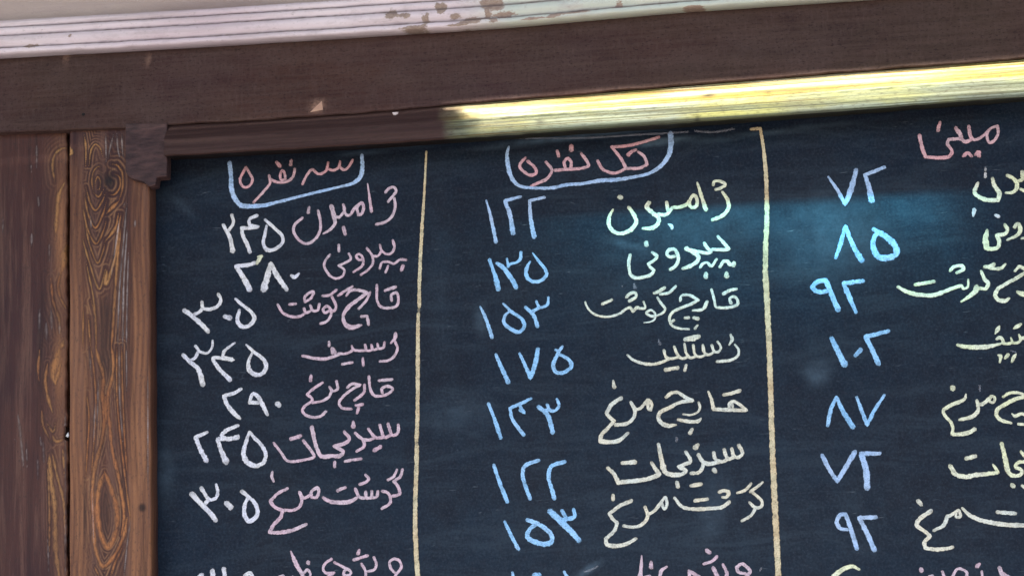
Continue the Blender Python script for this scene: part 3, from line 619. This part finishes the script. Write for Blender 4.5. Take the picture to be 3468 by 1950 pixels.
write(CN, BLUE, F_, 34, '285,715,26 330,820,36 385,940,42;475,705,22 520,800,30 565,905,38! 600,800,40 625,672,40;822,650,24 780,720,32 748,810,34 775,858,34 840,858,34 895,810,36 875,760,34 800,715,28;765,678,24 800,690,24')
write(CW, CREAM, X_, 42, '''2125,1070,28 2180,1150,36 2168,1220,40 2080,1280,44 1885,1305,46;2068,935,34 2090,1000,52 2050,1078,28;1890,1030,34 1935,1110 1905,1170 1850,1170 1812,1080!;1845,1170 1770,1212 1715,1190 1690,1080!;
1740,1205 1650,1240 1590,1215 1558,1080!;1610,1230 1520,1250 1465,1190 1440,1060!;1500,1230 1410,1262 1345,1205 1300,1100!;1370,1240 1260,1262 1190,1240 1160,1150!;1240,1262 1130,1312,44 1000,1340,46 850,1322,44 740,1280,42 662,1212,30;
1450,1005,66 1550,985,84 1640,960,56;1182,1415,56 1350,1388,54;1465,1350,44 1445,1425,46''')
write(CW, DIM, X_, 42, '1088,1005,20 1105,1070,50')
write(CN, BLUE, F_, 30, '225,1110,28 275,1240,32 325,1390,38;570,1070,24 490,1110,32 398,1150,28! 420,1240,30 510,1365,36;470,1120,28 515,1185,28! 480,1165;778,1075,26 795,1130 760,1170 722,1165 700,1120!;725,1160 680,1165;630,1138,38 700,1200,38 745,1345,44')
write(CW, CREAM, V_, 66, '''1308,395,40 1370,560,62 1400,710,74! 1600,720,70 1990,730,66! 1860,625,60 1755,570,62 1690,600,62 1680,690,60;1735,620,46 1745,690,54;1580,455,66 1730,425,70 1870,380,76;1138,590,48 1160,680 1120,760 1000,810 860,800,36;
560,500,66 640,430,66 760,410,68 900,500,76 1035,560,70! 800,590 600,690 450,770 420,860,76 470,950,84 590,1000,86 740,990,34;770,895,60 900,920,70 1020,935,70 1130,920,70 1180,870,30;1022,1065,64 985,1135,86''')
write('chalk_smudge', DIM, V_, 46, '735,1215 750,1235 735,1275')
write(CW, CREAM, F_, 31, '''1525,1165,22 1515,1150,26 1520,1080,26 1545,1120,26 1535,1165,24;1512,1080,26 1450,1150,28 1405,1162,30;1375,1100,28 1408,1165,32 1400,1220,32 1350,1270,32 1250,1285,32;1300,1065,34 1220,1120,36 1178,1190,34! 1205,1225 1240,1250! 1190,1310,32 1135,1370,34 1130,1415,38! 1200,1422,38 1280,1410,36 1352,1350,28;1232,925,16 1242,980,38''')
write(CN, BLUE, G_, 35, '180,430,34 230,580,36 295,740,38;555,390,34 440,440,36 422,520,36 450,620,36 485,712,38;775,402,36 660,445,36 640,540,36 668,640,36 686,712,38')
write(CW, CREAM, G_, 32, '''2235,265 2265,330 2235,365 2195,355 2175,295!;2200,360 2150,380 2125,345 2112,300!;2150,378 2090,402 2035,375 2025,325!;2070,405 1980,420,38 1925,395 1898,340;1895,345 1935,420 1905,490 1835,500;1892,262,40 1868,288,48;2025,470,42 2038,485,42;
1790,320,30 1830,400,34 1780,425 1730,445! 1790,480 1760,505,38 1680,512,42 1620,490,44 1590,400,44 1562,255,32;1715,575,36 1725,612,34;1830,605,36 1920,590,34;1500,410,28 1568,508,42! 1480,545,40 1222,578,42! 1190,510,38 1135,455,34;1255,415,30 1310,410,40 1365,405,44''')
write(CN, BLUE, G_, 38, '''270,905,26 330,1030,34 385,1135,36;462,890,38 560,930,40 660,1010,42 665,1070,44 620,1092,46 540,1080,46 462,1035,42 480,970,36 530,930,34;850,800,28 855,860,36 800,880,38 750,812,32!;800,880,40 745,895,50;650,815,56 760,920,58 850,1010,50 895,1065,44''')
write(CW, CREAM, G_, 29, '''2220,665,22 2290,640,26 2340,585,24;2330,655 2380,620 2435,575,22;2350,660,24 2430,740,30 2420,780 2370,785 2322,742;2375,790 2340,850 2258,900,24;2155,740,34 2090,785,34 1990,795,32 1870,800,32 1760,780,32 1695,705,26;1868,730,34 1975,715,30;
2070,660,34 2110,645,34 2150,662,34 2130,700,26 2095,700,24;1600,770,22 1590,740,26 1618,702,28 1632,760,28 1612,800,24 1590,775,22;1590,735 1520,820 1475,845;1448,780,30 1470,860,34 1420,930,32 1350,950,30 1265,940,28;
1335,730,36 1240,770,34 1148,840,32! 1180,885 1215,915! 1190,980,32 1118,1050,36! 1130,1095,38 1200,1108,38 1290,1092,34 1375,1045,26;1180,682,30 1180,722,32''')
write(CW, PINK, O_, 30, '''2300,372 2330,330 2310,300! 2262,268 2215,298! 2230,335 2290,350;2100,270,24 2132,340,30 2128,390,34;2020,300,38 2065,400,44;1965,155,38 1990,172,42;1940,268,24 2010,245,30 2052,205,28;1815,325,28 1905,378,32;1818,330 1822,390;1632,290,22 1582,330,30 1570,390,30;
1420,200,14 1415,300,32 1402,400,46;1500,250,26 1500,300,40;1455,380,36 1490,372,34''')
write('chalk_smudge', DIM, O_, 16, '2425,300 2412,325;940,335 1000,315 1050,288')
write(CN, BLUE, O_, 32, '335,340,26 348,400,32;520,362,44 560,365,48;770,335,24 805,400,34')
# third column
write(CH, ROSE, H_, 38, '''2280,150,28 2200,190,34 2170,250,34 2195,335,34 2240,320,34 2290,240,36 2285,150,32;2210,180,32 2100,280 2020,300 1990,260,44 1972,155,36!;2010,300 1930,325,44 1890,290;1830,175,46 1880,250,52 1890,300,46;1880,290 1750,300,38! 1740,350 1790,430,40 1755,485,44 1640,500,42 1500,490,42! 1460,380,46 1435,255,48;
1660,110,32 1635,205,46;1910,482,34 1960,450,52 2005,485,34;2040,470,34 2080,440,50 2085,480,50''', 'pink heading for mini size')
write(CN, SKYB, H_, 52, '440,705,24 540,850,42 625,1005,46! 680,870,66 745,630,52;1055,602,42 840,685,44! 885,820,62 912,965,76')
write(CN, BLUE, I_, 52, '''520,240,36 570,100,50 628,-110,46! 700,80,56 805,265,68;935,-75,46 1060,0,66 1165,100,72 1182,190,70 1060,240,72 970,205,74 928,80,60 960,-15,50 1020,-35,46''')
write(CN, BLUE, I_, 56, '''430,600,52 330,605,54 272,560,56 320,500,56 415,480,60! 470,620,62 550,805,64;820,487,50 608,515,52! 670,660,60 742,830,38''')
write(CN, BLUE, I_, 58, '''475,1110,56 540,1240,66 620,1400,74;735,1300,48 795,1235,58;1100,1032,44 850,1095,56! 920,1240,60 988,1390,62''')
write(CN, BLUE, J_, 48, '''435,675,46 470,500,46 530,365,40! 600,520,58 712,695,64;750,365,32 810,530,44 865,670,44! 950,500,44 1055,345,34''')
write(CN, SKYB, J_, 56, '''375,1000,50 450,1150,52 540,1282,48! 620,1150,58 735,960,56;1005,980,46 800,985,56! 850,1150,72 865,1360,72''')
write(CN, SKYB, K_, 52, '''650,940,34 575,930,46 532,860,52 570,785,50 630,772,44! 690,940,52 752,1145,56;960,805,48 775,812,52! 850,950,58 945,1168,54''')
write(CW, YEL, U_, 46, '520,465,36 440,430,48 330,460,60 200,560,70 140,640,80')
write(CW, YEL, P_, 90, '''1885,280,76 1930,450,96 2040,620,112 2000,758,104! 1800,762,104 1640,715,100 1500,600,98 1530,480,92 1575,375,60;2205,220,84 2340,290,90 2420,410,92 2390,540,88 2300,600,78 2175,600,60;2440,350,80 2530,310,90 2540,140,84;2500,520,80 2620,580,90''')
write(CW, WHITE, P_, 86, '@.5 1735,60,50 1735,120,64;1732,180,60 1730,260,60;1490,970,110 1465,1110,50;1950,1090,70 2020,1120,90')
write(CW, YEL, Q_, 66, '''1615,55,60 1658,130,66 1630,200,64 1480,228,66! 1525,330,66 1495,430,70 1400,452,72 1320,440,90! 1300,300,100 1330,150,62;1770,100,60 1830,40,70 1868,120,72 1840,210,64 1655,305,40;1890,280,44 1970,265,50''')
write(CW, YEL, Q_, 66, '''150,1035,62 460,985,64;-130,1072,50 -60,1112,66 5,1145,72 90,1175,74 250,1203,74 450,1205,74 620,1150,70 800,1080,60 900,1050,58! 950,1100,52 1010,1070,44 1020,950,34;720,810,60 780,745,62 920,730,62 940,780,64 830,840,54;1280,740,56 1380,740,80 1440,700,70;1380,770,44 1480,775,60 1560,760,58 1630,695,34;
1230,810,44 1280,930,66 1355,1015,70! 1310,1095,64 1200,1090,60;1160,1070,96 1140,1130,100 1050,1215,66 905,1310,38;1780,810,44 1860,740,60 1960,790,60;1960,830,66 1800,930,66 1600,1040,66 1500,1110,66 1460,1210,70 1520,1285,76 1620,1298,76 1690,1255,36;1820,1150,50 1880,1180,90 1960,1190,90''')
write(CW, YEL, R__, 92, '''490,580,74 700,620,104 950,630,120 1200,610,100 1460,550,56;1360,450,60 1430,415,90 1500,470,90 1510,550,80;1490,545,66 1650,545,70 1705,510,70 1680,420,46!;1720,540,66 1850,520,66 1900,450,70 1860,350,50!;1890,440 2010,420;1425,160,44 1385,230,104 1330,335,36;1740,220,36 1830,160,100 1915,110,64;1390,800,34 1450,830,90 1432,970,44;1550,880,56 1620,790,90;1800,775,34 1745,850,92 1700,965,40''')
write(CW, YEL, S_, 78, '''1012,215,140 1026,228,140;1310,350,40 1285,440,76 1180,510,88 980,590,84 828,680,80! 812,740,72 870,840,72 980,960,74 1022,1080,72 1005,1220,84! 1200,1220,92 1380,1180,94 1500,1110,104;1160,905,60 1350,870,92 1500,800,92 1575,700,86 1570,600,80 1550,490,80!;1600,570,86 1660,570,84 1780,480,90 1860,400,84;
1870,390,70 1935,430,70 1905,530,70 1820,500,66 1850,420,60;2115,410,58 2250,330,70 2420,315,70 2600,370,74;2600,410,90 2400,450,92 2150,580,92 2000,680,88 1972,800,88 2050,900,88 2300,980,60;2310,775,30 2380,830,76 2500,780,84 2600,800,80;2450,1000,66 2600,1010,70''')
write('chalk_smudge', DIM, S_, 56, '1612,160,52 1605,285,46;2280,-600,30 2400,-560,40')
write(CW, YEL, T_, 90, '''1310,462,92 1420,435,94 1520,410,84;1892,590,40 1960,680,70 2005,765,84! 1900,780,86 1500,825,104 1290,860,112 1080,800,104 1010,700,112 965,620,112;2085,130,86 2150,400,104 2200,650,110 2260,800,96 2400,838,86 2510,800,84 2520,720,80 2380,635,84 2450,550,84 2620,530,84;2500,300,60 2600,430,84;2315,1035,104 2350,1075,104;2530,1050,70 2620,1110,90''')
write(CW, CREAM, K_, 42, '''1420,630,50 1458,672,44;1565,735,48 1430,830,52 1405,890,46 1500,965,44 1550,1012,44! 1488,1085,48 1500,1140,48! 1600,1155,46 1720,1148,44 1800,1130,34;1590,950,36 1700,890,44 1735,800,40! 1800,770,38 1860,725,36;1868,735,34 1880,795,36 1835,805,30 1838,745,30;1900,705,30 1970,775,44 2080,830,50 2250,870,52 2400,888,52 2700,895,52;2280,750,44 2480,765,44''')
write(CW, PINK, U_, 44, '''1290,462,66 1296,482,66;1395,560,44 1440,545,40;1560,490,40 1582,580,44;1680,560,36 1750,460,36 1860,500,36 1855,580,36;2020,395,40 1990,430,64;2050,490,32 2058,580,32;2270,450,56 2300,520,60 2420,590,64''')

# ------------------------------------------------------------ added unseen plank awning, shaped to block and let through the sun
aw = empty('added_awning', (0, -.5, .95)); aw.location = (0, 0, 0)
tag(aw, 'unseen plank awning added to shade the wall and shape the sunlight', 'added sun blocker')
ZA = .72
def up_to(p):                         # where the sun ray through p crosses the awning
    p = np.asarray(p, float); k = (ZA-p[2])/S[2]; return (p+S*k)[:2]
def slab(quad, name='sun_blocker_plank', mat=PLANK, z=ZA, th=.008, parent=aw):
    v = [(q[0], q[1], z) for q in quad]+[(q[0], q[1], z+th) for q in quad]
    return obj(name, v, [(3, 2, 1, 0), (4, 5, 6, 7), (0, 1, 5, 4), (1, 2, 6, 5), (2, 3, 7, 6), (3, 0, 4, 7)], mat, parent)
# gap between the added planks, cut so the sun falls on the ledge strip
def strip_edges(u):
    lo = at(u, float(np.interp(u, us2, vs2)), YS); hi = at(u, float(np.interp(u, us2, vt)), YB+.001)
    return up_to(lo-np.array([0, 0, .002])), up_to((lo[0], hi[1], hi[2]-.0002))
ul, ur = 1470, 4150
l_lo, l_hi = strip_edges(ul); r_lo, r_hi = strip_edges(ur)
XL, XR = -3.0, 3.0
def ext(p, q, x): t = (x-p[0])/(q[0]-p[0]); return (x, p[1]+t*(q[1]-p[1]))
# joint runs between line hi (nearer wall) and line lo (further out); several segments follow the strip
SEG = [1500, 1800, 2200, 2600, 3000, 3468, 4150]
HI = [strip_edges(u)[1] for u in SEG]; LO = [strip_edges(u)[0] for u in SEG]
hl, hr = ext(HI[0], HI[1], XL), ext(HI[-2], HI[-1], XR); ll, lr = ext(LO[0], LO[1], XL), ext(LO[-2], LO[-1], XR)
def back_plank(P):
    # ordered from left to right, closes against the wall
    v = [(p[0], .035, ZA) for p in P]+[(p[0], p[1], ZA) for p in P]; n = len(P)
    v += [(x, y, z+.008) for x, y, z in v]
    f = []
    for i in range(n-1):
        f += [(i, n+i, n+i+1, i+1), (2*n+i, 2*n+i+1, 3*n+i+1, 3*n+i), (n+i, 3*n+i, 3*n+i+1, n+i+1)]
    return obj('sun_blocker_plank', v, f, PLANK, aw)
back_plank([hl]+HI+[hr])
slab([(XL, hl[1]), (HI[0][0], HI[0][1]), (LO[0][0]+.014, LO[0][1]-.002), (XL, ll[1]-.002)], z=ZA-.0085)   # closed left end of the joint
slab([(HI[-1][0], HI[-1][1]), hr, (XR, lr[1]), (LO[-1][0], LO[-1][1])], z=ZA-.0085)
def lerp2(a, b, t): return (a[0]+(b[0]-a[0])*t, a[1]+(b[1]-a[1])*t)
e0, e1 = (HI[0][0]-.001, HI[0][1]), (LO[0][0]+.013, LO[0][1]-.002)
tv = []; tf = []; NT = 11
for k in range(NT):
    p, q = lerp2(e0, e1, k/NT), lerp2(e0, e1, (k+1)/NT); mid_ = lerp2(p, q, .5); L_ = .022+.022*random.random()+.010*k/NT
    b_ = len(tv); tv += [(p[0], p[1], ZA-.008), (q[0], q[1], ZA-.008), (mid_[0]+L_, mid_[1], ZA-.008), (p[0], p[1], ZA-.005), (q[0], q[1], ZA-.005), (mid_[0]+L_, mid_[1], ZA-.005)]
    tf += [(b_, b_+2, b_+1), (b_+3, b_+4, b_+5), (b_, b_+1, b_+4, b_+3), (b_+1, b_+2, b_+5, b_+4), (b_+2, b_, b_+3, b_+5)]
tag(obj('sun_edge_teeth', tv, tf, PLANK, aw), kind='stuff')  # teeth added to soften the left end of the sunlit strip
# opening with an added tinted sheet that throws the teal patch on the board
def bp(u, v): return up_to(at(u, v, 0))
W0 = [bp(1560, 560), bp(3420, 480), bp(3420, 1330), bp(1560, 1430)]
yA = min(p[1] for p in LO)-.004; 
def front_plank(P, y1):
    v = [(p[0], p[1], ZA) for p in P]+[(p[0], y1, ZA) for p in P]; n = len(P); v += [(x, y, z+.008) for x, y, z in v]; f = []
    for i in range(n-1):
        f += [(i, n+i, n+i+1, i+1), (2*n+i, 2*n+i+1, 3*n+i+1, 3*n+i), (i, 2*n+i, 2*n+i+1, i+1)]
    return obj('sun_blocker_plank', v, f, PLANK, aw)
wy0 = min(p[1] for p in W0)
wy1 = max(p[1] for p in W0); wx0 = min(p[0] for p in W0); wx1 = max(p[0] for p in W0)
front_plank([ll]+LO+[lr], min(yA, wy1)-.0005 if wy1 < yA else yA)
yk = min(yA, wy1)-.0005 if wy1 < yA else yA
print('AWN', yA, wy0, wy1, wx0, wx1, HI[2], LO[2])
slab([(XL, yk), (wx0, yk), (wx0, wy0), (XL, wy0)], z=ZA); slab([(wx1, yk), (XR, yk), (XR, wy0), (wx1, wy0)], z=ZA)
slab([(XL, wy0), (XR, wy0), (XR, -1.0), (XL, -1.0)], z=ZA)
mt = M('light_patch_filter'); tr = mt.t.nodes.new('ShaderNodeBsdfTransparent')
gx = mt.n('ShaderNodeSeparateXYZ', i0=mt.tc)
fx = mt.math('MULTIPLY', mt.ramp(gx.outputs[0], wx0, wx0+.36), mt.ramp(gx.outputs[0], wx1, wx1-.13))
fy = mt.ramp(gx.outputs[1], wy0, wy0+.92*(yk-wy0)); mottle = mt.ramp(mt.noise(14, (1, 1, 1), 4, .6), .25, .7, .6, 1)  # fades and mottling that give the light patch its soft edges
ff = mt.math('MULTIPLY', mt.math('MULTIPLY', fx, fy), mottle)
mt.t.links.new(mt.mix(ff, (0, 0, 0), (.30, .80, .96)), tr.inputs[0]); mt.t.links.new(tr.outputs[0], mt.t.nodes['Material Output'].inputs[0])
slab([(wx0, yk), (wx1, yk), (wx1, wy0), (wx0, wy0)], 'light_patch_filter', mt.m, ZA+.003, .0015)
